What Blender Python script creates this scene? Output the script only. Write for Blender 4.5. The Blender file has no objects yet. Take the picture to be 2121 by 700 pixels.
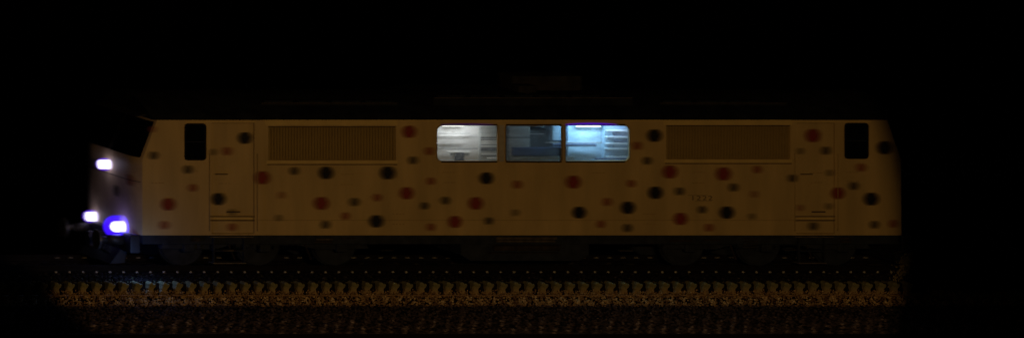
import bpy, bmesh, math, random
import numpy as np
from mathutils import Vector, Matrix

random.seed(7)
rng = np.random.default_rng(11)
S = bpy.context.scene
C = S.collection

# ------------------------------------------------------------------ camera
PPM = 88.0                      # photograph pixels per metre on the locomotive's near side (plane Y = 0)
D = 200.0                       # long lens, far away, with a rising/shifting front
WIDTH = 2121.0 / PPM
CAM = Vector((-99.5, -D, 33.0))
cd = bpy.data.cameras.new('camera'); cam = bpy.data.objects.new('camera', cd); C.objects.link(cam)
cam.location = CAM; cam.rotation_euler = (math.radians(90), 0, 0)
cd.sensor_width = 36.0; cd.sensor_fit = 'HORIZONTAL'; cd.lens = 36.0 * D / WIDTH
cd.shift_x = (0 - CAM.x) / WIDTH
cd.shift_y = ((573 - 350) / PPM - CAM.z) / WIDTH
cd.clip_start = 1.0; cd.clip_end = 6000.0
S.camera = cam
# a very fast anamorphic lens focused just in front of the sleeper ends: everything behind goes softly wide
cd.dof.use_dof = True; cd.dof.focus_distance = D - 0.85; cd.dof.aperture_fstop = 1.7; cd.dof.aperture_ratio = 0.02

# ------------------------------------------------------------------ night sky
w = bpy.data.worlds.new('World'); S.world = w; w.use_nodes = True
nt = w.node_tree; nt.nodes.clear()
sky = nt.nodes.new('ShaderNodeTexSky'); sky.sky_type = 'NISHITA'; sky.sun_disc = False
sky.sun_elevation = math.radians(-5); sky.sun_rotation = math.radians(200)
bg = nt.nodes.new('ShaderNodeBackground'); bg.inputs['Strength'].default_value = 0.05
wo = nt.nodes.new('ShaderNodeOutputWorld')
nt.links.new(sky.outputs[0], bg.inputs[0]); nt.links.new(bg.outputs[0], wo.inputs[0])

def light_obj(name, kind, loc, energy, color, target=None, parent=None):
    ld = bpy.data.lights.new(name, kind); ld.energy = energy; ld.color = color
    o = bpy.data.objects.new(name, ld); C.objects.link(o); o.location = loc
    if target is not None:
        o.rotation_euler = (Vector(target) - Vector(loc)).to_track_quat('-Z', 'Y').to_euler()
    if parent: o.parent = parent
    return o

# the warm yard floodlight that lights the locomotive from the photographer's side
LAMP = Vector((-16.0, -46.0, 9.5))
TARGET = Vector((-1.70, 0.0, 1.5))
flood = light_obj('yard_floodlight', 'SPOT', LAMP, 7400.0, (1.0, 0.61, 0.25), TARGET)
flood.data.spot_size = math.radians(22.75); flood.data.spot_blend = 0.06; flood.data.shadow_soft_size = 0.25
# faint moonlight
moon = light_obj('moon', 'SUN', (0, -20, 60), 0.0012, (0.75, 0.85, 1.0), (6, 0, 0)); moon.data.angle = math.radians(0.5)

S.view_settings.view_transform = 'Standard'
try: S.view_settings.look = 'None'
except Exception: pass
S.view_settings.exposure = 0.0; S.view_settings.gamma = 1.0; S.view_settings.use_curve_mapping = False
S.cycles.use_denoising = True
S.cycles.transparent_max_bounces = 16

# ------------------------------------------------------------------ helpers
def P(px, py, Y=0.0):
    """a point seen at (px, py) of the photograph that lies at depth Y"""
    x0 = (px - 1060.5) / PPM; z0 = (573 - py) / PPM; k = (D + Y) / D
    return Vector((CAM.x + (x0 - CAM.x) * k, Y, CAM.z + (z0 - CAM.z) * k))

def XX(px): return (px - 1060.5) / PPM
def ZZ(py): return (573 - py) / PPM

def mat(name, col, rough=0.6, metal=0.0, var=0.15, scale=6.0, bump=0.0, col2=None, stretch=None, fine=0.0, spec=0.5):
    m = bpy.data.materials.new(name); m.use_nodes = True
    n = m.node_tree; b = n.nodes['Principled BSDF']
    tc = n.nodes.new('ShaderNodeTexCoord'); mp = n.nodes.new('ShaderNodeMapping')
    n.links.new(tc.outputs['Object'], mp.inputs[0])
    if stretch: mp.inputs['Scale'].default_value = stretch
    no = n.nodes.new('ShaderNodeTexNoise'); no.inputs['Scale'].default_value = scale; no.inputs['Detail'].default_value = 6
    n.links.new(mp.outputs[0], no.inputs[0])
    r = n.nodes.new('ShaderNodeValToRGB')
    c2 = col2 or tuple(c * (1 - var) for c in col)
    c1 = tuple(min(1, c * (1 + var)) for c in col) if col2 is None else col
    r.color_ramp.elements[0].position = 0.3; r.color_ramp.elements[0].color = (*c2, 1)
    r.color_ramp.elements[1].position = 0.7; r.color_ramp.elements[1].color = (*c1, 1)
    n.links.new(no.outputs[0], r.inputs[0])
    out = r.outputs[0]
    if fine > 0:
        n2 = n.nodes.new('ShaderNodeTexNoise'); n2.inputs['Scale'].default_value = 60; n2.inputs['Detail'].default_value = 3
        n.links.new(tc.outputs['Object'], n2.inputs[0])
        mr = n.nodes.new('ShaderNodeMapRange'); mr.inputs[1].default_value = 0.3; mr.inputs[2].default_value = 0.7
        mr.inputs[3].default_value = 1 - fine; mr.inputs[4].default_value = 1 + fine
        n.links.new(n2.outputs[0], mr.inputs[0])
        mx = n.nodes.new('ShaderNodeVectorMath'); mx.operation = 'SCALE'
        n.links.new(out, mx.inputs[0]); n.links.new(mr.outputs[0], mx.inputs['Scale']); out = mx.outputs[0]
    n.links.new(out, b.inputs['Base Color'])
    b.inputs['Roughness'].default_value = rough; b.inputs['Metallic'].default_value = metal
    b.inputs['Specular IOR Level'].default_value = spec
    if bump:
        bp = n.nodes.new('ShaderNodeBump'); bp.inputs['Strength'].default_value = bump; bp.inputs['Distance'].default_value = 0.02
        n.links.new(no.outputs[0], bp.inputs['Height']); n.links.new(bp.outputs[0], b.inputs['Normal'])
    return m

def emis(name, col, strength, soft=None):
    m = bpy.data.materials.new(name); m.use_nodes = True; n = m.node_tree; n.nodes.clear()
    e = n.nodes.new('ShaderNodeEmission'); e.inputs[0].default_value = (*col, 1); e.inputs[1].default_value = strength
    o = n.nodes.new('ShaderNodeOutputMaterial')
    if soft is None: n.links.new(e.outputs[0], o.inputs[0])
    else:
        t = n.nodes.new('ShaderNodeBsdfTransparent'); mx = n.nodes.new('ShaderNodeMixShader')
        lw = n.nodes.new('ShaderNodeLayerWeight'); lw.inputs[0].default_value = 0.5
        p = n.nodes.new('ShaderNodeMath'); p.operation = 'POWER'; p.inputs[1].default_value = soft
        sub = n.nodes.new('ShaderNodeMath'); sub.operation = 'SUBTRACT'; sub.inputs[0].default_value = 1.0
        n.links.new(lw.outputs['Facing'], sub.inputs[1]); n.links.new(sub.outputs[0], p.inputs[0])
        h = n.nodes.new('ShaderNodeMath'); h.operation = 'MULTIPLY'; h.inputs[1].default_value = 0.5; n.links.new(p.outputs[0], h.inputs[0])
        n.links.new(h.outputs[0], mx.inputs[0]); n.links.new(t.outputs[0], mx.inputs[1]); n.links.new(e.outputs[0], mx.inputs[2])
        n.links.new(mx.outputs[0], o.inputs[0])
    return m

def spot_mat(name, col, amax, b):
    """airbrushed round spot: crisp top and bottom, soft sides; u, v come from the UV map in units of the radius"""
    m = bpy.data.materials.new(name); m.use_nodes = True; n = m.node_tree; L = n.links
    bs = n.nodes['Principled BSDF']; bs.inputs['Base Color'].default_value = (*col, 1); bs.inputs['Roughness'].default_value = 0.55
    out = n.nodes['Material Output']
    uv = n.nodes.new('ShaderNodeUVMap'); uv.uv_map = 'UVMap'; sp = n.nodes.new('ShaderNodeSeparateXYZ'); L.new(uv.outputs[0], sp.inputs[0])
    def M(op, a, c=None, clamp=False):
        q = n.nodes.new('ShaderNodeMath'); q.operation = op; q.use_clamp = clamp
        for i, v in enumerate((a, c)):
            if v is None: continue
            if isinstance(v, (int, float)): q.inputs[i].default_value = v
            else: L.new(v, q.inputs[i])
        return q.outputs[0]
    u, v = sp.outputs[0], sp.outputs[1]
    vv = M('MULTIPLY', v, v); ww = M('SQRT', M('MAXIMUM', M('SUBTRACT', 1.0, vv), 0.0))
    hi = M('MINIMUM', M('ADD', u, b), ww); lo = M('MAXIMUM', M('SUBTRACT', u, b), M('MULTIPLY', ww, -1.0))
    a = M('DIVIDE', M('SUBTRACT', hi, lo), 2 * b, True)
    a = M('MULTIPLY', a, amax)
    no = n.nodes.new('ShaderNodeTexNoise'); no.inputs['Scale'].default_value = 18
    tc = n.nodes.new('ShaderNodeTexCoord'); L.new(tc.outputs['Object'], no.inputs[0])
    a = M('MULTIPLY', a, M('ADD', M('MULTIPLY', no.outputs[0], 0.5), 0.75), True)
    t = n.nodes.new('ShaderNodeBsdfTransparent'); mx = n.nodes.new('ShaderNodeMixShader')
    L.new(a, mx.inputs[0]); L.new(t.outputs[0], mx.inputs[1]); L.new(bs.outputs[0], mx.inputs[2]); L.new(mx.outputs[0], out.inputs[0])
    return m

def glass(name, tint, gloss=0.08, dark=None):
    m = bpy.data.materials.new(name); m.use_nodes = True; n = m.node_tree; n.nodes.clear()
    o = n.nodes.new('ShaderNodeOutputMaterial'); g = n.nodes.new('ShaderNodeBsdfGlossy'); g.inputs['Roughness'].default_value = 0.05
    t = n.nodes.new('ShaderNodeBsdfTransparent'); t.inputs[0].default_value = (*tint, 1)
    mx = n.nodes.new('ShaderNodeMixShader'); mx.inputs[0].default_value = gloss
    no = n.nodes.new('ShaderNodeTexNoise'); no.inputs['Scale'].default_value = 3
    mr = n.nodes.new('ShaderNodeMapRange'); mr.inputs[3].default_value = gloss * .6; mr.inputs[4].default_value = gloss * 1.4
    n.links.new(no.outputs[0], mr.inputs[0]); n.links.new(mr.outputs[0], mx.inputs[0])
    tl = n.nodes.new('ShaderNodeBsdfTranslucent'); tl.inputs[0].default_value = (.7, .75, .8, 1); m2 = n.nodes.new('ShaderNodeMixShader'); m2.inputs[0].default_value = .09   # translucent share added to put a hazy glow into the panes
    n.links.new(t.outputs[0], m2.inputs[1]); n.links.new(tl.outputs[0], m2.inputs[2])
    n.links.new(m2.outputs[0], mx.inputs[1]); n.links.new(g.outputs[0], mx.inputs[2]); n.links.new(mx.outputs[0], o.inputs[0])
    return m

def link(name, bm, m, parent=None, smooth=False):
    me = bpy.data.meshes.new(name)
    bmesh.ops.recalc_face_normals(bm, faces=bm.faces)
    bm.to_mesh(me); bm.free()
    if m: me.materials.append(m)
    if smooth: me.polygons.foreach_set('use_smooth', [True] * len(me.polygons))
    o = bpy.data.objects.new(name, me); C.objects.link(o)
    if parent is not None: o.parent = parent
    return o

def box(bm, a, b, bev=0.0):
    a, b = Vector(a), Vector(b)
    lo = Vector(map(min, a, b)); hi = Vector(map(max, a, b)); c = (lo + hi) / 2; s = hi - lo
    r = bmesh.ops.create_cube(bm, size=1, matrix=Matrix.Translation(c) @ Matrix.Diagonal((*s, 1)))
    if bev > 0:
        es = list({e for v in r['verts'] for e in v.link_edges})
        bmesh.ops.bevel(bm, geom=es, offset=min(bev, min(s) * .45), segments=2, affect='EDGES', profile=0.6)

def cyl(bm, a, b, r1, r2=None, seg=20, cap=True):
    a, b = Vector(a), Vector(b); d = b - a; r2 = r1 if r2 is None else r2
    q = d.to_track_quat('Z', 'Y').to_matrix().to_4x4()
    bmesh.ops.create_cone(bm, cap_ends=cap, segments=seg, radius1=r1, radius2=r2, depth=d.length, matrix=Matrix.Translation((a + b) / 2) @ q)

def prism(bm, pts, y0, y1):
    """polygon in the XZ plane swept from depth y0 to y1"""
    f = [bm.verts.new((x, y0, z)) for x, z in pts]; g = [bm.verts.new((x, y1, z)) for x, z in pts]
    n = len(pts); bm.faces.new(f); bm.faces.new(g[::-1])
    for i in range(n): bm.faces.new((f[i], g[i], g[(i + 1) % n], f[(i + 1) % n]))

def pxbox(bm, px0, py0, px1, py1, y0, y1, bev=0.0):
    """box whose near face covers that rectangle of the photograph at depth y0"""
    a = P(px0, py0, y0); b = P(px1, py1, y0)
    box(bm, (a.x, y0, a.z), (b.x, y1, b.z), bev)

def part(name, m, parent, fn, smooth=False, label=None):
    bm = bmesh.new(); fn(bm); o = link(name, bm, m, parent, smooth)
    if label: o['label'] = label
    return o

def empty(name, loc, label, cat, group=None):
    o = bpy.data.objects.new(name, None); C.objects.link(o); o.location = loc; o.empty_display_size = 0.3
    o['label'] = label; o['category'] = cat
    if group: o['group'] = group
    return o

def tag(o, label=None, cat=None, group=None, kind=None):
    if label: o['label'] = label
    if cat: o['category'] = cat
    if group: o['group'] = group
    if kind: o['kind'] = kind
    return o

def rrect(x0, z0, x1, z1, r, seg=5):
    pts = []
    for cx, cz, a0 in ((x1 - r, z1 - r, 0), (x0 + r, z1 - r, 90), (x0 + r, z0 + r, 180), (x1 - r, z0 + r, 270)):
        for k in range(seg + 1):
            a = math.radians(a0 + 90 * k / seg); pts.append((cx + r * math.cos(a), cz + r * math.sin(a)))
    return pts

def ring(bm, outer, inner, y0, y1):
    n = len(outer)
    V = [[bm.verts.new((x, y, z)) for x, z in pts] for pts, y in ((outer, y0), (inner, y0), (inner, y1), (outer, y1))]
    for j in range(4):
        A, B = V[j], V[(j + 1) % 4]
        for i in range(n): bm.faces.new((A[i], A[(i + 1) % n], B[(i + 1) % n], B[i]))

# ------------------------------------------------------------------ materials
M_yel = mat('yellow_paint', (0.60, 0.425, 0.17), 0.48, 0, 0.14, 2.2, 0.0, stretch=(1.0, 1.0, 0.22), fine=0.10)
M_yel2 = mat('yellow_trim_paint', (0.72, 0.52, 0.18), 0.45, 0, 0.1, 3.0)
M_front = mat('front_paint', (0.60, 0.44, 0.27), 0.6, 0, 0.15, 2.0, fine=0.08)
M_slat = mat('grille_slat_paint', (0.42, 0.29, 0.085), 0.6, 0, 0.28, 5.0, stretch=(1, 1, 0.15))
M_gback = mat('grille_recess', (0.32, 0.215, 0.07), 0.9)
M_black = mat('black_underframe_paint', (0.022, 0.026, 0.034), 0.7, 0, 0.4, 5.0, 0.1, spec=0.2)
M_roof = mat('black_roof_paint', (0.012, 0.013, 0.015), 0.75, 0, 0.5, 3.0, 0.1, spec=0.15)
M_soot = mat('sooty_roof_metal', (0.022, 0.019, 0.014), 0.8, 0, 0.5, 4.0, 0.2, spec=0.2)
M_rim_hl = mat('rim_highlight', (.07, .055, .035), .8, 0, .4, 5, spec=.15)  # paler tone stands in for the grazing highlight on the hatch edges
M_rubber = mat('rubber_seal', (0.008, 0.008, 0.009), 0.8, spec=0.1)
M_line = mat('dark_seam', (0.06, 0.035, 0.015), 0.8)
M_gap = mat('door_gap_paint', (0.22, 0.14, 0.045), 0.8)
M_steel = mat('worn_steel', (0.30, 0.26, 0.22), 0.4, 0.7, 0.3, 10.0)
M_dsteel = mat('dark_steel', (0.05, 0.045, 0.04), 0.55, 0.5, 0.4, 8.0, spec=0.3)
M_rail = mat('rusty_rail_steel', (0.009, 0.007, 0.006), 0.8, 0.0, 0.4, 12.0, spec=0.15)
M_bolt = mat('bright_bolt', (0.70, 0.66, 0.55), 0.6, 0.0, 0.2, 20)
M_conc = mat('mossy_concrete', (0.21, 0.195, 0.085), 0.9, 0, 0.35, 14.0, 0.6, fine=0.3)
def foot_stain(m, col, z0, z1):
    n = m.node_tree; b = n.nodes['Principled BSDF']; src = b.inputs['Base Color'].links[0].from_socket
    tc = n.nodes.new('ShaderNodeTexCoord'); sp = n.nodes.new('ShaderNodeSeparateXYZ'); n.links.new(tc.outputs['Object'], sp.inputs[0])
    mr = n.nodes.new('ShaderNodeMapRange'); mr.inputs[1].default_value = z0; mr.inputs[2].default_value = z1; mr.inputs[3].default_value = .9; mr.inputs[4].default_value = 0
    n.links.new(sp.outputs[2], mr.inputs[0])
    mx = n.nodes.new('ShaderNodeMix'); mx.data_type = 'RGBA'; n.links.new(mr.outputs[0], mx.inputs[0]); n.links.new(src, mx.inputs[6]); mx.inputs[7].default_value = (*col, 1)
    n.links.new(mx.outputs[2], b.inputs['Base Color'])
foot_stain(M_conc, (.52, .33, .14), .0, .20)
M_pale = mat('pale_interior_panel', (0.72, 0.74, 0.76), 0.6, 0, 0.10, 2.0, stretch=(1, 1, 3))
M_grey = mat('grey_machine_paint', (0.26, 0.30, 0.32), 0.6, 0, 0.2, 4.0, stretch=(1, 1, 4))
M_blue = mat('blue_machine_paint', (0.26, 0.38, 0.52), 0.55, 0, 0.2, 4.0, stretch=(1, 1, 4))
M_navy = mat('navy_machine_paint', (0.03, 0.05, 0.13), 0.6, 0, 0.2, 4.0)
M_dark = mat('dark_machine_paint', (0.05, 0.06, 0.07), 0.7, 0, 0.3, 4.0)
M_white = mat('white_enamel', (0.85, 0.87, 0.88), 0.4)
M_shelf = mat('pale_blue_shelf', (.50, .58, .66), .5)
M_chrome = mat('polished_pipe', (0.8, 0.82, 0.85), 0.25, 0.6)
M_glass = glass('window_glass', (0.93, 0.95, 0.95), 0.04)
M_dglass = mat('dark_cab_glass', (0.004, 0.005, 0.006), 0.15, spec=0.3)
M_led = emis('headlight_glow', (1.0, 0.98, 1.0), 2.6)
M_halo = emis('blue_halo_glow', (0.04, 0.005, 1.0), 2.4, soft=1.0)  # emission fading at the rim, imitates bloom round the headlights
M_halo2 = emis('dim_violet_halo_glow', (0.12, 0.02, 0.9), 1.6, soft=1.1)
M_tube1 = emis('warm_tube', (1.0, 0.96, 0.86), 3.0)
M_tube2 = emis('cyan_tube', (0.65, 0.95, 1.0), 5.0)
M_strip = emis('violet_bloom_strip', (0.10, 0.01, 0.60), 0.55)
M_strip2 = emis('dim_violet_bloom_strip', (0.10, 0.01, 0.22), 0.18)

# ------------------------------------------------------------------ setting: ground profile (Y, z)
PROFILE = [(-60, -0.95), (-6.0, -0.92), (-3.0, -0.88), (-2.5, -0.84), (-1.15, -0.47), (-0.86, -0.31), (-0.80, -0.27), (-0.62, -0.02), (0.0, -0.015), (3.2, -0.015), (4.4, -0.7), (8, -0.9), (900, -1.0)]
def gz(Y):
    for (a, za), (b, zb) in zip(PROFILE, PROFILE[1:]):
        if Y <= b: return za + (zb - za) * (Y - a) / (b - a)
    return -1.0
M_soil = mat('dark_soil', (0.014, 0.010, 0.008), 1.0, 0, 0.5, 3.0, 0.5, spec=0.05)
bm = bmesh.new()
xs = [-1500, -40, -20, -12, 0, 12, 20, 40, 1500]
ys = [-300] + [p[0] for p in PROFILE] + [2500]
grid = [[bm.verts.new((x, y, gz(max(y, -60)) - 0.03)) for x in xs] for y in ys]
for j in range(len(ys) - 1):
    for i in range(len(xs) - 1): bm.faces.new((grid[j][i], grid[j][i + 1], grid[j + 1][i + 1], grid[j + 1][i]))
tag(link('ground', bm, M_soil), kind='structure')

# ---- ballast stones (real geometry, uncountable)
def stone_mat(name, a, b, c, rough=0.95):
    m = bpy.data.materials.new(name); m.use_nodes = True; n = m.node_tree; bs = n.nodes['Principled BSDF']
    at = n.nodes.new('ShaderNodeAttribute'); at.attribute_name = 'tone'
    r = n.nodes.new('ShaderNodeValToRGB'); r.color_ramp.elements[0].color = (*a, 1); r.color_ramp.elements[1].color = (*c, 1)
    e = r.color_ramp.elements.new(0.6); e.color = (*b, 1)
    n.links.new(at.outputs['Fac'], r.inputs[0]); n.links.new(r.outputs[0], bs.inputs['Base Color'])
    bs.inputs['Roughness'].default_value = rough; bs.inputs['Specular IOR Level'].default_value = 0.15
    return m
t = (1 + 5 ** .5) / 2
ICO = np.array([(-1, t, 0), (1, t, 0), (-1, -t, 0), (1, -t, 0), (0, -1, t), (0, 1, t), (0, -1, -t), (0, 1, -t), (t, 0, -1), (t, 0, 1), (-t, 0, -1), (-t, 0, 1)]) / (1 + t * t) ** .5
ICF = np.array([(0, 11, 5), (0, 5, 1), (0, 1, 7), (0, 7, 10), (0, 10, 11), (1, 5, 9), (5, 11, 4), (11, 10, 2), (10, 7, 6), (7, 1, 8), (3, 9, 4), (3, 4, 2), (3, 2, 6), (3, 6, 8), (3, 8, 9), (4, 9, 5), (2, 4, 11), (6, 2, 10), (8, 6, 7), (9, 8, 1)])
def stones(name, xyz, size, tone, m):
    n = len(xyz)
    jit = 1 + rng.uniform(-.28, .28, (n, 12, 1)); sc = rng.uniform(.6, 1.15, (n, 1, 3)) * size[:, None, None]
    v = ICO[None] * jit * sc
    a = rng.uniform(0, 6.283, n); ca, sa = np.cos(a)[:, None], np.sin(a)[:, None]
    v = np.stack([v[..., 0] * ca - v[..., 1] * sa, v[..., 0] * sa + v[..., 1] * ca, v[..., 2]], -1) + xyz[:, None, :]
    me = bpy.data.meshes.new(name); me.vertices.add(n * 12); me.vertices.foreach_set('co', v.reshape(-1))
    f = (ICF[None] + (np.arange(n) * 12)[:, None, None]).reshape(-1)
    me.loops.add(len(f)); me.loops.foreach_set('vertex_index', f.astype(np.int32))
    me.polygons.add(n * 20); me.polygons.foreach_set('loop_start', (np.arange(n * 20) * 3).astype(np.int32))
    me.update(calc_edges=True)
    at = me.attributes.new('tone', 'FLOAT', 'POINT'); at.data.foreach_set('value', np.repeat(tone, 12).astype(np.float32))
    me.materials.append(m)
    o = bpy.data.objects.new(name, me); C.objects.link(o); return o
PITCH = 27.9 / PPM
SX0 = XX(116.5) - 14 * PITCH           # sleepers run past both sides of the lit stretch
def phase(x): return ((x - SX0) / PITCH) % 1.0
gzv = np.vectorize(gz)
def scatter(n, x0, x1, y0, y1):
    x = rng.uniform(x0, x1, n); y = rng.uniform(y0, y1, n); return x, y
XL, XR = XX(-40), XX(2160)
# dark bed between and beside the rails, and beyond
x, y = scatter(17000, XL, XR + 1.5, -0.62, 3.4)
s = rng.uniform(.022, .042, len(x)); z = gzv(y) + s * .1
stones('track_ballast', np.stack([x, y, z], 1), s, np.clip(rng.normal(.28, .2, len(x)), 0, 1), stone_mat('dark_ballast_stone', (.004, .004, .004), (.026, .022, .022), (.14, .12, .12)))
tag(bpy.data.objects['track_ballast'], 'dark coarse ballast stones filling the bed around the rails', 'ballast', kind='stuff')
# rusty band below the sleeper ends
x, y = scatter(6500, XL - .5, XR, -1.22, -0.84)
s = rng.uniform(.016, .034, len(x)); z = gzv(y) + s * .2
tn = np.clip(rng.normal(.42, .22, len(x)) + .30 * np.cos(2 * np.pi * (phase(x - (y + .85) * .3) - .18)), 0, 1) * np.clip((y + 1.30) / .2, .25, 1)
stones('rusty_gravel', np.stack([x, y, z], 1), s, tn, stone_mat('rusty_gravel_stone', (.14, .075, .03), (.48, .31, .13), (.82, .62, .32)))
tag(bpy.data.objects['rusty_gravel'], 'rust stained gravel strip along the foot of the sleeper ends', 'gravel', kind='stuff')
# gravel heaped between the feet of the sleepers
x, y = scatter(4600, XL - .5, XR, -0.90, -0.80)
s = rng.uniform(.012, .026, len(x)); z = gzv(y) + rng.uniform(0, 1, len(x)) ** 1.6 * .11
stones('sleeper_foot_gravel', np.stack([x, y, z], 1), s, np.clip(rng.normal(.40, .22, len(x)), 0, 1), bpy.data.materials['rusty_gravel_stone'])
tag(bpy.data.objects['sleeper_foot_gravel'], 'rusty gravel heaped between the feet of the sleeper ends', 'gravel', kind='stuff')
# dark slope towards the camera with dusty heaps
x, y = scatter(26000, XL - 1.5, XR, -3.9, -1.18)
s = rng.uniform(.018, .040, len(x)); z = gzv(y) + s * .15
ph = phase(x - .45 * (y + 1.2) - 0.35 * (gzv(y) + .47) * -1.0 - .9 * (gzv(y)) + .2)
heap = np.exp(-((ph - .5) / .2) ** 2) * np.exp(-((y + 2.45) / .75) ** 2)
tn = np.clip(rng.normal(.22, .16, len(x)) - .06 + .75 * heap * rng.uniform(.3, 1, len(x)), 0, 1)
stones('shoulder_ballast', np.stack([x, y, z], 1), s, tn, stone_mat('sooty_ballast_stone', (.018, .014, .012), (.14, .10, .085), (.50, .38, .32)))
tag(bpy.data.objects['shoulder_ballast'], 'sooty ballast stones on the slope in front of the track', 'ballast', kind='stuff')

# ------------------------------------------------------------------ tracks
def rail_mesh(bm, y, z, x0, x1):
    pts = [(-.075, 0), (.075, 0), (.075, .012), (.012, .03), (.012, .125), (.036, .135), (.036, .165), (.03, .172), (-.03, .172), (-.036, .165), (-.036, .135), (-.012, .125), (-.012, .03), (-.075, .012)]
    a = [bm.verts.new((x0, y + p, z + q)) for p, q in pts]; b = [bm.verts.new((x1, y + p, z + q)) for p, q in pts]
    n = len(pts); bm.faces.new(a); bm.faces.new(b[::-1])
    for i in range(n): bm.faces.new((a[i], b[i], b[(i + 1) % n], a[(i + 1) % n]))
track = empty('railway_track', (0, 1.4, 0), 'dark railway track with pale mossy sleeper ends, carrying the spotted locomotive', 'railway track')
inv = Matrix.Translation((0, -1.4, 0))
def reparent(o, root):
    o.parent = root; o.matrix_parent_inverse = Matrix.Translation(-root.location); return o
YN, YF = 0.66, 2.14
for yy in (YN, YF):
    reparent(part('rail', M_rail, None, lambda bm: rail_mesh(bm, yy, 0.0, -40, 40)), track)
# one sleeper end as the lamp shows it: knobbly, leaning, wider at its foot; it runs back under the ballast
def sleeper_mesh():
    bm = bmesh.new()
    o = P(116.5, 610, -0.80)
    outline = [(106.0, 609.5), (107.5, 605), (110.5, 601), (110.0, 597), (111.8, 592.5), (112.6, 588), (114.5, 585.2), (118, 584.0), (120.8, 585.4), (121.8, 588.0), (123.4, 588.6), (125, 587.2), (127.4, 588.2), (127.8, 591), (125.8, 594.5), (123.0, 596.8), (121.5, 600), (122.8, 604), (123.0, 609.5)]
    pts = []
    for a, b in outline:
        q = P(a, b, -0.80) - o; pts.append((q.x, q.z))
    # tapered front knob, then the long buried body
    sec = [(-0.815, 0.86), (-0.79, 1.0), (-0.55, 1.0)]
    cx = sum(p[0] for p in pts) / len(pts); cz = sum(p[1] for p in pts) / len(pts)
    rings = []
    for yv, k in sec: rings.append([bm.verts.new((cx + (a - cx) * k, yv, cz + (b - cz) * k)) for a, b in pts])
    n = len(pts); bm.faces.new(rings[0]); bm.faces.new(rings[-1][::-1])
    for A, B in zip(rings, rings[1:]):
        for i in range(n): bm.faces.new((A[i], B[i], B[(i + 1) % n], A[(i + 1) % n]))
    zt = -0.30 - .0
    box(bm, (-.085, -0.56, 0.02), (.085, 3.3, 0.245), 0.012)
    return bm, o
bm, so = sleeper_mesh()
sl = link('sleeper', bm, M_conc); me_sl = sl.data
bm = bmesh.new(); cyl(bm, (0, 0, 0), (0, 0, .022), .016, .011, 8); pass
bo = link('bolt', bm, M_bolt); me_bo = bo.data
rows = [(144.0, 564.5), (174.5, 534.5)]
NS = 78
for k in range(NS):
    s_ = sl if k == 0 else sl.copy()
    if k: C.objects.link(s_)
    dx = (k - 14) * PITCH
    s_.location = (so.x + dx, random.uniform(-.006, .006), so.z + random.uniform(-.004, .004))
    s_.parent = track; s_.matrix_parent_inverse = Matrix.Translation(-track.location)
    for j, (a, b) in enumerate(rows):
        if not 116 < a + (k - 14) * 27.9 < 1905 and k: continue
        yv = (0.45, 2.045)[j]
        t_ = bo if (k == 0 and j == 0) else bo.copy()
        if not (k == 0 and j == 0): C.objects.link(t_)
        q = P(a + (k - 14) * 27.9, b, yv)
        t_.parent = s_
        t_.matrix_parent_inverse = Matrix.Identity(4)
        t_.location = Vector((q.x, yv, q.z + .0)) - Vector(s_.location)
        t_.scale = ((1.2, 1.2, 1.8), (1.1, 1.1, 1.4))[j]
# thin dark cable laid along the sleeper feet
def cable(bm):
    pts = [Vector((x, -0.915 + .006 * math.sin(x * 3.1), P(0, 611.5, -0.915).z + .004 * math.sin(x * 5.3))) for x in np.arange(-14, 14.01, .35)]
    for a, b in zip(pts, pts[1:]): cyl(bm, a, b, .011, seg=8)
M_cable = mat('tan_cable_sheath', (0.42, 0.24, 0.09), 0.6)
tag(part('cable', M_cable, None, cable, True), 'thin brown cable laid along the foot of the sleeper ends', 'cable')

# nearer track at the bottom edge of the picture
near = empty('railway_track', (0, -4.2, -0.9), 'nearer railway track at the bottom edge, only its bolt heads showing', 'railway track')
for yy in (-3.75, -5.25):
    reparent(part('rail', M_rail, None, lambda bm: rail_mesh(bm, yy, gz(yy) + .02, -40, 40)), near)
bm = bmesh.new(); box(bm, (-.085, -5.9, -.2), (.085, -3.1, -.0), .012)
M_tie = mat('old_timber', (0.018, 0.013, 0.009), 0.95, 0, .4, 9, .4, spec=.05)
tie = link('sleeper', bm, M_tie)
for k in range(NS):
    s_ = tie if k == 0 else tie.copy()
    if k: C.objects.link(s_)
    q = P(120.5 + (k - 14) * 27.9, 692.5, -3.35)
    s_.location = (q.x, 0, q.z - .02); s_.parent = near; s_.matrix_parent_inverse = Matrix.Translation(-near.location)
    t_ = bo.copy(); C.objects.link(t_); t_.parent = s_; t_.matrix_parent_inverse = Matrix.Identity(4)
    t_.location = (0, -3.35, .02); t_.scale = (1.0, 1.0, 1.0)

# ------------------------------------------------------------------ locomotive
loco = empty('locomotive', (0, 0, 0), 'yellow diesel locomotive covered in red and black spots, headlights and side windows lit', 'locomotive')
W = 2.8
XC = (XX(295) + XX(1867)) / 2
zB, zT = ZZ(487), ZZ(249)

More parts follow.
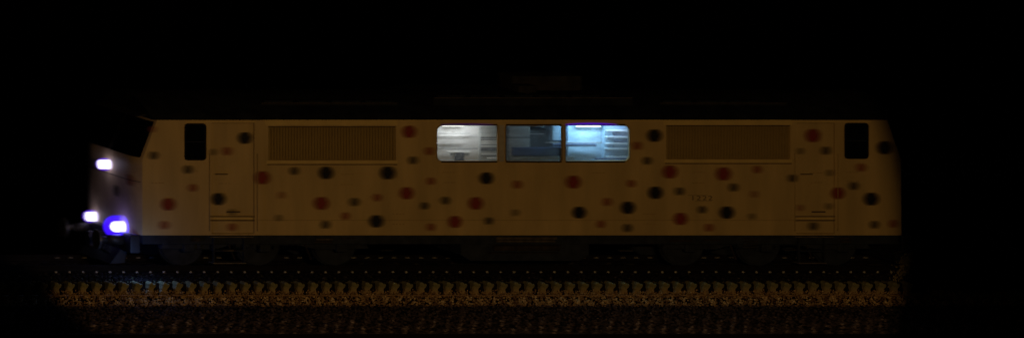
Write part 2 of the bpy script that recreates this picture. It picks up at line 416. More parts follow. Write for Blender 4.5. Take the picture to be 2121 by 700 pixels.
# --- near side: a solid wall with real openings
holes = [(383, 257, 426, 331), (438, 255, 527, 484), (556, 262, 820, 332), (905, 260, 1031, 334), (1047, 260, 1164, 334), (1171, 260, 1304, 334),
         (1380, 260, 1637, 330), (1650, 255, 1729, 484), (1750, 256, 1798, 328)]
def side(bm):
    cx = sorted({330, 1836} | {h[0] for h in holes} | {h[2] for h in holes})
    cz = sorted({249, 487} | {h[1] for h in holes} | {h[3] for h in holes})
    V = {}
    def v(a, b):
        if (a, b) not in V: V[(a, b)] = bm.verts.new((XX(a), 0, ZZ(b)))
        return V[(a, b)]
    for a, b in zip(cx, cx[1:]):
        for c, d in zip(cz, cz[1:]):
            mx, mz = (a + b) / 2, (c + d) / 2
            if any(h[0] < mx < h[2] and h[1] < mz < h[3] for h in holes): continue
            bm.faces.new((v(a, d), v(b, d), v(b, c), v(a, c)))
    colz = cz
    bm.faces.new([v(295, 487)] + [v(330, q) for q in colz[::-1]] + [v(325, 249), v(295, 331)])
    bm.faces.new([v(1836, q) for q in colz] + [v(1867, 487), v(1866, 331), v(1838, 249)][0:3])
    r = bmesh.ops.extrude_face_region(bm, geom=bm.faces[:])
    bmesh.ops.translate(bm, verts=[g for g in r['geom'] if isinstance(g, bmesh.types.BMVert)], vec=(0, 0.05, 0))
part('side_panel', M_yel, loco, side)
# far side, floor, bulkheads
def far(bm):
    prism(bm, [(XX(295), zB), (XX(1867), zB), (XX(1866), ZZ(331)), (XX(1838), zT), (XX(325), zT), (XX(295), ZZ(331))], W - .05, W)
part('far_side_panel', M_yel, loco, far)
def floor(bm): box(bm, (XX(300), .055, zB), (XX(1862), W - .055, zB + .06))
part('floor_plate', M_black, loco, floor)

# --- noses
def prof(z):
    if z <= ZZ(331): return 0.0
    return (z - ZZ(331)) / (zT - ZZ(331)) * (XX(325) - XX(295))
def bul(Y):
    t_ = min(Y, W - Y, .42) / .42; return .13 * (1 - (1 - max(t_, 0.0)) ** 2) + .02 * (1 - ((Y - W / 2) / (W / 2)) ** 2)
def nose_x(Y, z, sgn):
    k = 1.0 if z <= ZZ(331) else 1.0 - .55 * (z - ZZ(331)) / (zT - ZZ(331))
    x = XX(295) + prof(z) - bul(Y) * k
    return x if sgn < 0 else 2 * XC - x
YS = [W / 2 * (1 - math.cos(math.pi * i / 16)) for i in range(17)]
def nose(bm, sgn, rows):
    g = [[bm.verts.new((nose_x(Y, z, sgn), Y, z)) for Y in YS] for z in rows]
    for j in range(len(rows) - 1):
        for i in range(16): bm.faces.new((g[j][i], g[j][i + 1], g[j + 1][i + 1], g[j + 1][i]))
rows = [zB, ZZ(470), ZZ(440), ZZ(400), ZZ(360), ZZ(345), ZZ(331), ZZ(310), ZZ(280), zT]
for sgn in (-1, 1):
    part('nose_panel', M_front if sgn < 0 else M_yel, loco, lambda bm: nose(bm, sgn, rows), True)
    def screen(bm, ya, yb):
        yy = [ya + (yb - ya) * i / 6 for i in range(7)]; zz = [ZZ(327) + (ZZ(253) - ZZ(327)) * i / 4 for i in range(5)]
        o_ = -.02 * (1 if sgn < 0 else -1)
        g = [[bm.verts.new((nose_x(Y, z, sgn) + o_, Y, z)) for Y in yy] for z in zz]
        for j in range(4):
            for i in range(6): bm.faces.new((g[j][i], g[j][i + 1], g[j + 1][i + 1], g[j + 1][i]))
        r = bmesh.ops.extrude_face_region(bm, geom=bm.faces[:])
        bmesh.ops.translate(bm, verts=[q for q in r['geom'] if isinstance(q, bmesh.types.BMVert)], vec=(-o_ * .7, 0, 0))
    part('windscreen', M_dglass, loco, lambda bm: screen(bm, .06, W / 2 - .03))
    part('windscreen', M_dglass, loco, lambda bm: screen(bm, W / 2 + .03, W - .06))

# --- roof
def roof_z(Y): return zT + .50 * max(0.0, math.sin(math.pi * Y / W)) ** .75
def roof(bm):
    Yr = [W * i / 24 for i in range(25)]
    xs_ = [(XX(318), .0), (XX(335), .06), (XX(1828), .06), (XX(1845), .0)]
    g = []
    for x_, _ in xs_:
        g.append([bm.verts.new((x_ - (bul(Y) * .45 if x_ == XX(318) else 0), Y, roof_z(Y) + .005)) for Y in Yr])
    for A, B in zip(g, g[1:]):
        for i in range(24): bm.faces.new((A[i], A[i + 1], B[i + 1], B[i]))
    for r_ in (g[0], g[-1]): bm.faces.new(r_)
    bm.faces.new([g[0][0], g[1][0], g[2][0], g[3][0], g[3][-1], g[2][-1], g[1][-1], g[0][-1]])
part('roof', M_roof, loco, roof)
def hatch(a, b, ya, yb, pt, pb):
    def f(bm):
        A = P(a, pt, ya); B = P(b, pb, ya); box(bm, (A.x, ya, A.z), (B.x, yb, B.z), .03)
    return f
for a, b, pt, nm in ((540, 826, 214, 'roof_hatch'), (898, 1312, 203, 'roof_hatch'), (1366, 1632, 214, 'roof_hatch')):
    h_ = part(nm, M_roof, loco, hatch(a, b, .42, W - .42, pt, pt + 30))
    part('hatch_highlight', M_rim_hl, h_, hatch(a + 2, b - 2, .40, .43, pt - .6, pt + 1.0))  # thin pale strip paints the highlight along the hatch edge
    for k in range(int((b - a) / 70)):
        part('hatch_lid', M_roof, h_, lambda bm: (lambda A, B: box(bm, (A.x, .5, A.z - .01), (B.x, W - .5, A.z + .05), .015))(P(a + 8 + k * 70, pt - 1, .5), P(a + 66 + k * 70, pt, .5)))
part('exhaust_stack', M_soot, loco, hatch(1075, 1112, .95, 1.5, 178, 210))
part('silencer_box', M_soot, loco, hatch(1062, 1205, 1.3, 2.0, 158, 200))
part('rain_gutter', M_yel2, loco, lambda bm: pxbox(bm, 545, 248.6, 1640, 250.6, -.012, .03))
for a, b in ((385, 530), (1642, 1805)):
    part('rain_gutter', M_yel2, loco, lambda bm: pxbox(bm, a, 251.5, b, 253.2, -.012, .0))
part('sun_visor', M_soot, loco, lambda bm: prism(bm, [(nose_x(1.2, zT, -1) - .28, zT + .02), (nose_x(1.2, zT, -1) + .1, zT + .08), (nose_x(1.2, zT, -1) + .1, zT + .11), (nose_x(1.2, zT, -1) - .28, zT + .045)], .35, W - .35))

# --- cab windows
for a, b, c, d in ((383, 257, 426, 331), (1750, 256, 1798, 328)):
    f = part('cab_window', M_rubber, loco, lambda bm: ring(bm, rrect(XX(a) - .015, ZZ(d) - .015, XX(b + (c - b)) + .015, ZZ(b) + .015, .09), rrect(XX(a) + .03, ZZ(d) + .03, XX(c) - .03, ZZ(b) - .03, .05), -.008, .052))
    part('pane', M_dglass, f, lambda bm: prism(bm, rrect(XX(a) + .022, ZZ(d) + .022, XX(c) - .022, ZZ(b) - .022, .05), .02, .028))
    part('sash_bar', M_black, f, lambda bm: box(bm, (XX(a) + .03, .010, ZZ((b + d) / 2) - .008), (XX(c) - .03, .019, ZZ((b + d) / 2) + .008)))

# --- doors
for a, b, c, d in ((438, 255, 527, 484), (1650, 255, 1729, 484)):
    dr = part('cab_door', M_yel, loco, lambda bm: box(bm, (XX(a) + .012, .018, ZZ(d) + .01), (XX(c) - .012, .048, ZZ(b) - .012), .008))
    part('door_lining', M_gap, dr, lambda bm: box(bm, (XX(a), .051, ZZ(d)), (XX(c), .07, ZZ(b))))
    for py, h_ in ((448.2, 1.1), (456.4, 1.6)):
        part('kick_strip', M_line, dr, lambda bm: pxbox(bm, a - 3, py - h_ / 2, c + 1, py + h_ / 2 + .4, -.012, .017))
    part('kick_plate', M_yel2, dr, lambda bm: pxbox(bm, a + 4, 450.0, c - 4, 454.8, .006, .0175))
    part('door_handle', M_line, dr, lambda bm: pxbox(bm, a + 9, 360.2, a + 34, 362.0, -.01, .0175))
    part('door_handle', M_line, dr, lambda bm: pxbox(bm, a + 32, 437.6, a + 60, 440.0, -.005, .0175))
    for xx in (a - 5, c + 5):
        def rl(bm):
            cyl(bm, (XX(xx), -.035, ZZ(478)), (XX(xx), -.035, ZZ(318)), .007, seg=10)
            for zq in (476, 320): cyl(bm, (XX(xx), -.035, ZZ(zq)), (XX(xx), .0, ZZ(zq)), .006, seg=8)
        part('handrail', mat('brown_handrail_paint', (.44, .30, .10), .6) if not bpy.data.materials.get('brown_handrail_paint') else bpy.data.materials['brown_handrail_paint'], loco, rl, True)
    # steps below the door
    st = part('door_sill', M_steel, loco, lambda bm: pxbox(bm, a - 2, 490.0, c - 2, 491.8, -.03, .25))
    part('door_steps', M_black, loco, lambda bm: (pxbox(bm, a + 4, 492, a + 7, 545, -.02, .05), pxbox(bm, c - 22, 492, c - 19, 545, -.02, .05), pxbox(bm, a + 5, 518, c - 20, 520.5, -.02, .22)))
    part('step_tread', M_steel, loco, lambda bm: pxbox(bm, a + 4, 544.2, c - 17, 546.0, -.05, .2))

# --- grilles
for a, b, c, d in ((556, 262, 820, 332), (1380, 260, 1637, 330)):
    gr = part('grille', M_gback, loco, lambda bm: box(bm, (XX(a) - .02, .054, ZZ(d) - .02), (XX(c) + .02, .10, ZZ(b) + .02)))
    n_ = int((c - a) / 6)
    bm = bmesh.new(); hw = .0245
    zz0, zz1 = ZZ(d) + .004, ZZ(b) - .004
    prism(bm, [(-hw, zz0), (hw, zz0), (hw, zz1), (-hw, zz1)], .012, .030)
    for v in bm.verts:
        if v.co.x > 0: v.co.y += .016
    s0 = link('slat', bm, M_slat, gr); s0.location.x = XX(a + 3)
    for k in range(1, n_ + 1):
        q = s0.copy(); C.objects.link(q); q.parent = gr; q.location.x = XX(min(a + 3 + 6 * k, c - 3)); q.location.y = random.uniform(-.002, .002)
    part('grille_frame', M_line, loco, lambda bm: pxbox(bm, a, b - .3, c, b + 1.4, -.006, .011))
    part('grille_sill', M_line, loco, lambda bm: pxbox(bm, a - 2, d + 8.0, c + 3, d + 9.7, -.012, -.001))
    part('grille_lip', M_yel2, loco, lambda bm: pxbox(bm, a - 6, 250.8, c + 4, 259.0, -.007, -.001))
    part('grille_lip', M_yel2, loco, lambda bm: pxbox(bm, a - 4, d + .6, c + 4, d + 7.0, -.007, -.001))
# long body seam
part('body_seam', mat('faint_seam', (.36, .24, .075), .7), loco, lambda bm: pxbox(bm, 533, 455.6, 1646, 456.5, -.003, -.0005))

# --- the lit middle windows
M_mull = mat('grey_brown_mullion', (.46, .42, .34), .6)
wins = [(905, 260, 1031, 334), (1047, 260, 1164, 334), (1171, 260, 1304, 334)]
for i, (a, b, c, d) in enumerate(wins):
    rl_ = [(.13, .03), (.05, .05), (.03, .13)][i]
    def outline(k, inset):
        x0, x1, z0, z1 = XX(a) - k, XX(c) + k, ZZ(d) - k, ZZ(b) + k
        pts = []
        for cx_, cz_, a0, r in ((x1, z1, 0, rl_[1]), (x0, z1, 90, rl_[0]), (x0, z0, 180, rl_[0]), (x1, z0, 270, rl_[1])):
            rr = r
            ox = -rr if a0 in (0, 270) else rr; oz = -rr if a0 in (0, 90) else rr
            for j in range(7):
                t_ = math.radians(a0 + 15 * j); pts.append((cx_ + ox + rr * math.cos(t_), cz_ + oz + rr * math.sin(t_)))
        return pts
    def sqr(k):
        """outer outline that still covers the square corners of the opening"""
        x0, x1, z0, z1 = XX(a) - k, XX(c) + k, ZZ(d) - k, ZZ(b) + k; pts = []
        for cx_, cz_, a0 in ((x1, z1, 0), (x0, z1, 90), (x0, z0, 180), (x1, z0, 270)):
            for j in range(7): pts.append((cx_, cz_))
        return pts
    def frame(bm):
        ins = outline(-.006, 0); n = len(ins)
        out = []
        for p_, q_ in zip(outline(.010, 0), ins): out.append(p_)
        ring(bm, out, ins, -.010, .048)
    fr = part('side_window', M_gap, loco, frame)
    part('seal', M_rubber, fr, lambda bm: (pxbox(bm, a + (9 if i == 0 else 1), 257.4, c - (9 if i == 2 else 1), 259.6, -.016, -.0105), pxbox(bm, a + (9 if i == 0 else 1), 334.2, c - (9 if i == 2 else 1), 336.8, -.016, -.0105)))
    def corner(bm):
        ins = outline(-.003, 0); o2 = sqr(.002)
        ring(bm, o2, ins, .004, .046)
    part('corner_fillet', M_yel, fr, corner)
    part('pane', M_glass, fr, lambda bm: prism(bm, outline(-.001, 0), .024, .030))
for a, b in ((1031, 1047), (1164, 1171)):
    part('window_post', M_mull, loco, lambda bm: pxbox(bm, a + 2.8, 259, b - 2.8, 335, -.006, .0))
# violet emissive slivers added to imitate bloom above the windows
def lens(bm, a, b, py, h_):  # lens-shaped outline of an added bloom sliver
    pts = []
    n = 14
    for k in range(n + 1):
        t_ = k / n; pts.append((XX(a + (b - a) * t_), ZZ(py - h_ * math.sin(math.pi * t_) ** .8)))
    pts = pts + [(XX(b - 1), ZZ(py + .6)), (XX(a + 1), ZZ(py + .6))]
    prism(bm, pts, -.02, -.011)
part('bloom_strip', M_strip, loco, lambda bm: lens(bm, 1170, 1278, 257.6, 3.2))
part('bloom_strip', M_strip2, loco, lambda bm: lens(bm, 912, 1022, 257.6, 1.6))

# --- engine room behind the windows
def inb(name, m, a, b, c, d, y0, y1, bev=.006, parent=None, label=None):
    return part(name, m, parent or loco, lambda bm: pxbox(bm, a, b, c, d, y0, y1, bev), label=label)
room = part('engine_room_lining', M_grey, loco, lambda bm: (
    box(bm, (XX(880), 1.35, zB + .1), (XX(1440), 1.40, zT - .01)),
    box(bm, (XX(880), .06, zT - .015), (XX(1440), 1.34, zT - .005)),
    box(bm, (XX(870), .06, zB + .1), (XX(876), 1.40, zT - .01)),
    box(bm, (XX(1442), .06, zB + .1), (XX(1448), 1.40, zT - .01)),
    box(bm, (XX(880), .06, zB + .9), (XX(1440), 1.34, zB + .95))))
cab1 = inb('white_cabinet', M_pale, 890, 245, 1028, 345, .55, .95, .01)
inb('cabinet_door', mat('grey_cabinet_door', (.42, .46, .46), .5, 0, .2, 3, stretch=(1, 1, 5)), 994, 262, 1032, 345, .50, .549, .008, cab1)
for py, m_, h_ in ((284, M_dark, 2.2), (289, M_dark, 1.5), (299, M_grey, 2), (306, M_dark, 7), (322, M_dark, 1.4)):
    inb('vent_slot', m_, 996, py, 1030, py + h_, .485, .499, .001, cab1)
for py in (292, 296, 302, 318): inb('shelf_edge', M_white, 998, py, 1030, py + 1.6, .470, .484, .001, cab1)
inb('pipe', M_chrome, 916, 286.4, 962, 288.0, .44, .47, .004)
inb('pipe', M_grey, 905, 276, 975, 277.2, .46, .48, .004)
inb('pipe', M_grey, 900, 307, 990, 308.6, .46, .48, .004)
inb('valve_tray', M_white, 930, 314.4, 976, 316.2, .36, .46, .004)
inb('valve', M_navy, 944, 316.6, 962, 340, .40, .46, .01)
inb('valve_wheel', M_grey, 934, 317, 972, 323, .42, .46, .01)
inb('lit_sill', M_white, 1012, 327.4, 1031, 329.2, .10, .2, .002)
# middle
eng = inb('engine_block', M_grey, 1055, 262, 1098, 345, .62, 1.2, .02)
inb('engine_cover', M_dark, 1098, 270, 1142, 345, .66, 1.2, .02, eng)
inb('engine_cover', M_navy, 1064, 306, 1172, 323, .50, .62, .02, eng)
inb('engine_cover', M_grey, 1060, 323.5, 1190, 345, .56, .61, .02, eng)
inb('pipe', M_chrome, 1052, 277.2, 1128, 278.8, .42, .46, .004)
inb('pipe', M_dark, 1050, 284.5, 1110, 286, .42, .46, .004)
inb('pipe', M_chrome, 1062, 327, 1098, 328.8, .42, .46, .004)
inb('air_duct', M_blue, 1144, 250, 1170, 292, .5, .9, .02)
# right
inb('blue_cabinet', M_blue, 1176, 240, 1262, 345, .62, 1.1, .01)
rk = inb('shelf_rack', M_blue, 1252, 240, 1320, 345, .48, .60, .006)
for py in (270, 283, 297, 307.5, 324.5): inb('shelf', M_shelf, 1258, py, 1300, py + 2.6, .36, .475, .003, rk)
for py in (274, 287.5, 301): inb('stored_box', M_navy if py != 301 else M_blue, 1272, py, 1300, py + 7.5, .43, .475, .004, rk)
inb('handrail', M_chrome, 1130, 294.6, 1248, 296.6, .34, .37, .004)
inb('beam', M_navy, 1146, 298, 1236, 304, .40, .50, .01)
inb('pipe', M_navy, 1234, 327.5, 1298, 330.5, .25, .30, .004)
inb('pipe', M_chrome, 1236, 331.4, 1296, 333.2, .22, .26, .003)
# the lit tubes and their light
t1 = inb('tube_lamp', M_tube1, 916, 258.5, 962, 261.5, .40, .44, .004)
t2 = inb('tube_lamp', M_tube2, 1196, 258, 1244, 263.5, .45, .52, .008)
def area(name, px, py, Y, energy, col, sx, sy, tgt, parent):
    p_ = P(px, py, Y); o = light_obj(name, 'AREA', p_, energy, col, None, parent); d_ = P(*tgt) - p_; o.rotation_euler = (math.atan2(d_.y, -d_.z), 0, 0)
    o.data.shape = 'RECTANGLE'; o.data.size = sx; o.data.size_y = sy; return o
area('tube_light', 950, 252, .24, 5.9, (1.0, .98, .95), 1.0, .10, (955, 300, .6), loco)
area('tube_light', 1216, 252, .22, 17, (.50, .82, 1.0), .55, .10, (1216, 290, .62), loco)
area('tube_light', 1280, 252, .20, 3.36, (.62, .78, 1.0), .30, .06, (1285, 300, .5), loco)
area('tube_light', 1100, 252, .24, 0.25, (.7, .85, 1.0), .8, .06, (1105, 300, .62), loco)

# --- painted spots
def oval(bm, R, b, f, n=28):
    """stadium outline with UVs in radius units; f maps (u, v) metres to a point"""
    uvl = bm.loops.layers.uv.new('UVMap')
    ring_ = []
    for k in range(n):
        a = 2 * math.pi * k / n; u = math.cos(a) + (b if math.cos(a) > 0 else -b); v = math.sin(a); ring_.append((u, v))
    rad = [0.0, .5, 1.0]; vs = []
    for r_ in rad[1:]: vs.append([(bm.verts.new(f(u * r_ * R, v * r_ * R)), (u * r_, v * r_)) for u, v in ring_])
    c0 = (bm.verts.new(f(0, 0)), (0, 0))
    def face(q):
        fc = bm.faces.new([t_[0] for t_ in q])
        for lp, t_ in zip(fc.loops, q): lp[uvl].uv = t_[1]
    for k in range(n):
        k2 = (k + 1) % n
        face([c0, vs[0][k], vs[0][k2]]); face([vs[0][k], vs[1][k], vs[1][k2], vs[0][k2]])
K, R_, B_ = (.006, .006, .008), (.40, .035, .02), (.10, .06, .03)
MS = {('k', 1): spot_mat('black_spot_large', K, .90, .65), ('k', 0): spot_mat('black_spot_small', (.015, .015, .010), .62, 1.0), ('k', 2): spot_mat('faint_dark_spot', (.05, .04, .02), .40, 1.15),
      ('r', 1): spot_mat('red_spot_large', (.30, .018, .010), .76, .65), ('r', 0): spot_mat('red_spot_small', (.36, .05, .02), .56, 1.0), ('r', 2): spot_mat('faint_red_spot', (.34, .07, .03), .38, 1.15)}
BB = {1: .65, 0: 1.0, 2: 1.15}; RR = {1: 13.2, 0: 8.6, 2: 7.2}
SP = [(507, 286, 'k', 1), (389, 351, 'k', 0), (452, 412, 'k', 1), (609, 354, 'k', 0), (675, 358, 'k', 1), (803, 358, 'k', 1), (855, 332, 'k', 0), (734, 418, 'k', 0),
      (779, 458, 'k', 1), (674, 465, 'k', 0), (577, 451, 'k', 2), (879, 426, 'k', 0), (922, 415, 'k', 0), (1007, 369, 'k', 1), (1012, 457, 'k', 0), (1067, 440, 'k', 2),
      (1199, 440, 'k', 1), (1300, 430, 'k', 1), (1299, 472, 'k', 0), (1355, 281, 'k', 1), (1340, 333, 'k', 0), (1357, 399, 'k', 1), (1407, 396, 'k', 0), (1519, 388, 'k', 0),
      (1454, 434, 'k', 0), (1505, 440, 'k', 1), (1557, 448, 'k', 2), (1641, 369, 'k', 0), (1710, 312, 'k', 0), (1657, 313, 'k', 2), (1768, 385, 'k', 0), (1804, 412, 'k', 1),
      (1832, 306, 'k', 1), (1811, 465, 'k', 0), (1684, 468, 'k', 0), (318, 322, 'k', 0), (441, 315, 'k', 2), (1718, 358, 'k', 2), (1716, 427, 'k', 2), (480, 439, 'k', 2),
      (847, 273, 'r', 1), (470, 313, 'r', 0), (889, 313, 'r', 0), (543, 368, 'r', 1), (583, 404, 'r', 2), (399, 389, 'r', 0), (348, 423, 'r', 1), (340, 466, 'r', 0),
      (665, 421, 'r', 1), (715, 447, 'r', 0), (781, 409, 'r', 0), (842, 400, 'r', 1), (892, 375, 'r', 0), (942, 459, 'r', 1), (892, 470, 'r', 0), (985, 421, 'r', 1),
      (1071, 382, 'r', 0), (1187, 377, 'r', 1), (1307, 380, 'r', 0), (1319, 302, 'r', 0), (1257, 418, 'r', 0), (1244, 464, 'r', 0), (1387, 356, 'r', 1), (1498, 360, 'r', 1),
      (1568, 351, 'r', 0), (1562, 402, 'r', 2), (1409, 453, 'r', 1), (1468, 471, 'r', 0), (1683, 281, 'r', 1), (1783, 347, 'r', 0), (1735, 400, 'r', 1), (1657, 430, 'r', 2),
      (1850, 463, 'r', 0), (480, 470, 'r', 0), (316, 268, 'r', 2)]
base = {}
for x_, y_, c_, big in SP:
    if (c_, big) not in base:
        bm = bmesh.new(); r_ = RR[big] / PPM
        oval(bm, r_, BB[big], lambda u, v: (u, 0, v)); o = link('painted_spot', bm, MS[(c_, big)], loco); base[(c_, big)] = o
    else:
        o = base[(c_, big)].copy(); C.objects.link(o); o.parent = loco
    o.location = (XX(x_), -.0135, ZZ(y_)); q = random.uniform(.93, 1.07); o.scale = (q, 1, q)
# faint small lettering lines beside some spots
M_faint = mat('faded_print', (.36, .22, .07), .7)
def bars(bm):
    for x_, y_ in ((720, 361), (718, 382), (455, 361), (465, 380), (398, 355), (930, 357), (932, 378), (1450, 357), (1447, 379), (1690, 358), (1692, 378), (826, 443), (826, 464), (1240, 358), (1345, 463), (1765, 357), (1766, 375), (327, 379), (1345, 443)):
        for k in range(4):
            w_ = random.uniform(3, 5.5); a = x_ - 13 + k * 7
            box(bm, (XX(a), -.0045, ZZ(y_ + .5)), (XX(a + w_), -.0006, ZZ(y_ - .5)))
part('small_lettering', M_faint, loco, bars)
# running number on the side
M_num = mat('dark_number_paint', (.12, .08, .03), .7)
fc = bpy.data.curves.new('running_number', 'FONT'); fc.body = '1222'; fc.size = .19; fc.extrude = .002; fc.space_character = 1.15; fc.align_x = 'CENTER'; fc.align_y = 'CENTER'
fo = bpy.data.objects.new('tmp', fc); C.objects.link(fo)
dg = bpy.context.evaluated_depsgraph_get(); me = bpy.data.meshes.new_from_object(fo.evaluated_get(dg)); bpy.data.objects.remove(fo)
me.materials.append(M_num); num = bpy.data.objects.new('running_number', me); C.objects.link(num); num.parent = loco
num.location = (XX(1453), -.006, ZZ(410.5)); num.rotation_euler = (math.radians(90), 0, 0); num.scale = (1.25, .80, 1)
part('number_rule', M_num, loco, lambda bm: (box(bm, (XX(1424), -.004, ZZ(404.6)), (XX(1466), -.0006, ZZ(404.0))), box(bm, (XX(1440), -.004, ZZ(417.0)), (XX(1474), -.0006, ZZ(416.4)))))
# front spots (follow the curved nose)
def front_spot(px, py, Yc, r, mkey):
    zc = P(px, py, Yc).z
    bm = bmesh.new(); oval(bm, r / PPM, BB[mkey[1]], lambda u, v: (nose_x(Yc + u, zc + v, -1) - .012, min(max(Yc + u, .03), W - .03), zc + v))
    link('painted_spot', bm, MS[mkey], loco)
front_spot(245, 395, 1.0, 12, ('k', 0)); front_spot(280, 373, .36, 12, ('r', 0))
# front trim line and coupler details
part('nose_ledge', M_black, loco, lambda bm: [bm.faces.new([bm.verts.new(p_) for p_ in q]) for q in [
    [(nose_x(a, z, -1) - .015, a, z) , (nose_x(b, z, -1) - .015, b, z), (nose_x(b, z, -1) - .015, b, z + .014), (nose_x(a, z, -1) - .015, a, z + .014)]
    for z in (ZZ(378),) for a, b in zip(YS[1:-1], YS[2:-1])]])

# --- headlights: drum lamps standing proud of the nose
def capsule(bm, x0, x1, Y, z, r, seg=24, nr=7, flat=.55):
    prof_ = []
    L = x1 - x0; e = r * flat
    for k in range(nr + 1):
        t_ = k / nr * math.pi / 2; prof_.append((x0 + e - e * math.cos(t_), r * math.sin(t_)))
    for k in range(nr, -1, -1):
        t_ = k / nr * math.pi / 2; prof_.append((x1 - e + e * math.cos(t_), r * math.sin(t_)))
    rings = []
    for x_, q in prof_:
        q = max(q, 1e-4); rings.append([bm.verts.new((x_, Y + q * math.cos(2 * math.pi * i / seg), z + q * math.sin(2 * math.pi * i / seg))) for i in range(seg)])
    for A, B in zip(rings, rings[1:]):
        for i in range(seg): bm.faces.new((A[i], A[(i + 1) % seg], B[(i + 1) % seg], B[i]))
    bm.faces.new(rings[0]); bm.faces.new(rings[-1][::-1])
def headlight(a, b, c, d, Y, flat, halo, hm):
    p0 = P(a, (b + d) / 2, Y); p1 = P(c, (b + d) / 2, Y); r = (d - b) / 2 / PPM
    h_ = part('headlight', M_led, loco, lambda bm: capsule(bm, p0.x, p1.x, Y, p0.z, r, flat=flat), True)
    k = halo / PPM
    part('halo_shell', hm, h_, lambda bm: capsule(bm, p0.x - k * 1.1, p1.x + k * 1.1, Y, p0.z, r + k, flat=1.0), True)  # added glow shell round the lamp, stands in for its bloom
    return p0, p1
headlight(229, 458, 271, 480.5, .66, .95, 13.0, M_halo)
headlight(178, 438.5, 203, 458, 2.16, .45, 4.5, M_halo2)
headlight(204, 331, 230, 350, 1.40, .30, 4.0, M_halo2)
a_ = P(250, 469, .66)
# point lights added off the headlights, for their glow on nose, beam and ballast
hl = light_obj('headlight_fill', 'POINT', (a_.x - .10, -.60, a_.z - .60), 9.0, (.20, .38, 1.0), None, loco); hl.data.shadow_soft_size = .08
hl2 = light_obj('headlight_fill', 'POINT', P(165, 470, 1.9), 0.22, (.5, .65, 1.0), None, loco); hl2.data.shadow_soft_size = .08

hl3 = light_obj('headlight_fill', 'POINT', P(196, 345, 1.0) + Vector((-.35, -.3, .0)), 0.06, (1.0, .85, .8), None, loco); hl3.data.shadow_soft_size = .1
# --- underframe, buffers, bogies
part('frame_beam', M_black, loco, lambda bm: box(bm, (XX(298), .06, ZZ(487) - .22), (XX(1864), .20, zB - .003), .01))
part('frame_beam', M_black, loco, lambda bm: box(bm, (XX(298), W - .2, ZZ(487) - .22), (XX(1864), W - .06, zB - .003), .01))
M_beam = mat('dusty_black_beam', (.007, .008, .010), .6, 0, .4, 6, .2)
M_fit = mat('dusty_brown_fitting', (.085, .068, .045), .8, 0, .5, 7, .2, spec=.15)
M_fit2 = mat('dark_brown_fitting', (.035, .026, .018), .8, 0, .5, 7, .2, spec=.15)
for sgn in (-1, 1):
    mx = lambda x: x if sgn < 0 else 2 * XC - x
    part('buffer_beam', M_beam, loco, lambda bm: box(bm, (mx(XX(292)), .04, ZZ(488)), (mx(XX(272)), W - .04, ZZ(488) - .42), .02))
    for Y in (.52, 2.28):
        def shank(bm):
            cyl(bm, (mx(XX(272)), Y, .80), (mx(XX(272) - .34), Y, .80), .13, .10, 20); cyl(bm, (mx(XX(272) - .32), Y, .80), (mx(XX(272) - .56), Y, .80), .075, seg=16)
        b_ = part('buffer', M_dsteel, loco, shank, True)
        part('buffer_head', M_dsteel if sgn > 0 else mat('scuffed_buffer_plate', (.10, .11, .13), .45, .5, .4, 8), b_, lambda bm: cyl(bm, (mx(XX(272) - .56), Y, .80), (mx(XX(272) - .60), Y, .80), .235, .225, 28))
    part('coupling_hook', M_dsteel, loco, lambda bm: (box(bm, (mx(XX(272)), 1.36, .72), (mx(XX(272) - .38), 1.44, .86), .02), box(bm, (mx(XX(272) - .28), 1.34, .50), (mx(XX(272) - .36), 1.46, .74), .02)))
    part('snow_plough', M_beam, loco, lambda bm: prism(bm, [(mx(XX(285)), .56), (mx(XX(280)), .24), (mx(XX(250)), .22), (mx(XX(262)), .40), (mx(XX(272)), .56)], .55, W - .55))
    for Y in (.9, 1.1, 1.75, 1.95):
        def hose(bm):
            pts = [Vector((mx(XX(272) - .04 - .16 * math.sin(math.pi * k / 8)), Y, .68 - .32 * k / 8)) for k in range(9)]
            for p_, q_ in zip(pts, pts[1:]): cyl(bm, p_, q_, .022, seg=8)
        part('brake_hose', M_rubber, loco, hose, True)
def wheel_mesh(bm, x, Y):
    cyl(bm, (x, Y, .665), (x, Y + .10, .665), .49, seg=40); cyl(bm, (x, Y + .10, .665), (x, Y + .135, .665), .52, seg=40); cyl(bm, (x, Y - .05, .665), (x, Y, .665), .16, seg=20)
for cpx in (560, 1600):
    cxm = XX(cpx)
    def bog(bm):
        for Y in (.28, W - .40):
            prism(bm, [(cxm - 2.45, .62), (cxm - 2.35, .80), (cxm - 1.2, .83), (cxm - .9, .93), (cxm + .9, .93), (cxm + 1.2, .83), (cxm + 2.35, .80), (cxm + 2.45, .62), (cxm + 1.2, .60), (cxm + .8, .70), (cxm - .8, .70), (cxm - 1.2, .60)], Y, Y + .12)
        for q in (-.95, .95): box(bm, (cxm + q - .12, .41, .66), (cxm + q + .12, W - .41, .80))
    bg_ = part('bogie', M_black, loco, bog)
    for q in (-1.8, 0, 1.8):
        for Y in (YN - .06, YF + .06 - .135 + .06):
            wh = part('wheel', M_dsteel if False else M_black, bg_, lambda bm: wheel_mesh(bm, cxm + q, Y), False)
        part('axle_box', M_black, bg_, lambda bm: box(bm, (cxm + q - .13, .22, .54), (cxm + q + .13, .36, .80), .03))
        part('coil_spring', M_black, bg_, lambda bm: [cyl(bm, (cxm + q + .26, .30, .62 + k * .035), (cxm + q + .26, .30, .64 + k * .035), .065, seg=12) for k in range(6)])
    part('brake_cylinder', M_black, bg_, lambda bm: cyl(bm, (cxm - .75, .22, .72), (cxm - .45, .22, .72), .09, seg=16))
    for q in (-.9, .9):
        part('sand_pipe', M_fit2, bg_, lambda bm: (cyl(bm, (cxm + q, .24, .80), (cxm + q + .2, .3, .36), .02, seg=8)))
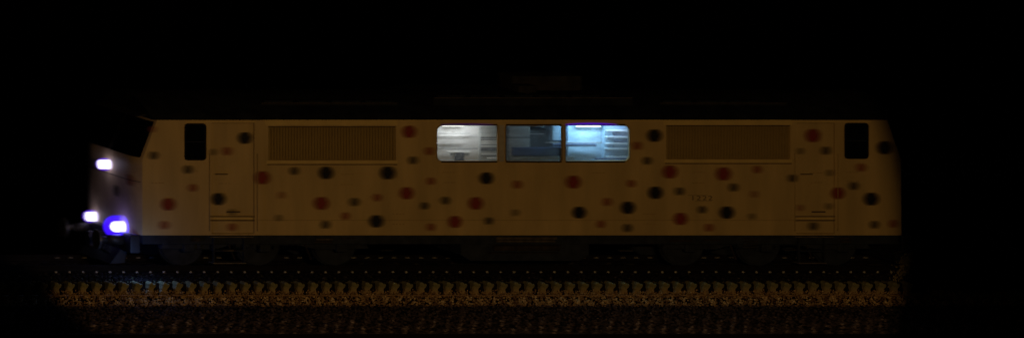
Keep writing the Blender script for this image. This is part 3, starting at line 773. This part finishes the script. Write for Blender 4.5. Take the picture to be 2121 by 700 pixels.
part('fuel_tank', M_black, loco, lambda bm: prism(bm, [(XX(960), .93), (XX(1225), .93), (XX(1225), .50), (XX(1205), .36), (XX(980), .36), (XX(960), .50)], .12, W - .12))
def fit(a, b, c, d, m=M_fit, nm='equipment_box', y=.02): part(nm, m, loco, lambda bm: pxbox(bm, a, b, c, d, y, y + .1, .008))
fit(1028, 491, 1154, 496, M_fit); fit(1028, 497.2, 1150, 501.5, M_fit); fit(1018, 506, 1164, 507.5, M_fit2); fit(1024, 509, 1160, 519, M_fit2); fit(1015, 523, 1160, 524.5, M_fit2)
fit(655, 494, 690, 497.5); fit(652, 499, 688, 503, M_fit2); fit(708, 492.5, 738, 494, M_fit2)
fit(462, 517.5, 485, 520.5, M_fit, 'step_bracket', -.03); fit(790, 518, 816, 519.6, M_fit2); fit(1284, 518.5, 1312, 520.0, M_fit)
fit(1385, 491.5, 1440, 492.6, M_fit2); fit(1388, 496, 1434, 500, M_fit2); fit(1458, 495.5, 1492, 498.0, M_fit2); fit(1594, 491, 1624, 492.4, M_fit2)
for k in range(4): fit(1540, 493 + 6 * k, 1570, 495.5 + 6 * k, M_fit2, 'cooling_fin')
fit(1624, 516.5, 1650, 518.2, M_fit2); fit(1740, 491.5, 1765, 496.5, M_fit2); fit(1742, 498, 1764, 503, M_fit2); fit(1798, 547, 1826, 549, M_fit2)
fit(395, 491, 416, 500, M_fit2)

# dry weeds growing at the right hand end of the lit ballast, beside the rails
bm = bmesh.new()
for k in range(420):
    t_ = random.random(); px_ = 1846 + 36 * t_ ** .8 + random.gauss(0, 7); py_ = 603 - 72 * t_ + random.gauss(0, 9); Yd = -.7 + 1.0 * t_
    p_ = P(px_, py_, Yd); h_ = random.uniform(.03, .09); a_ = random.uniform(0, 6.28); w_ = .007
    l_ = Vector((math.cos(a_) * h_ * .5, math.sin(a_) * h_ * .3, h_)); c_ = Vector((w_, 0, 0))
    g0 = Vector((p_.x, p_.y, p_.z))
    v_ = [bm.verts.new(g0 - c_), bm.verts.new(g0 + c_), bm.verts.new(g0 + l_ * .6 + c_ * .7), bm.verts.new(g0 + l_)]
    bm.faces.new(v_)
M_weed = mat('dry_weed', (.36, .29, .10), .8, 0, .4, 20)
weeds = link('dry_weeds', bm, M_weed)
tag(weeds, 'straw coloured dry weeds climbing the bank at the right hand end of the track', 'weeds', kind='stuff')
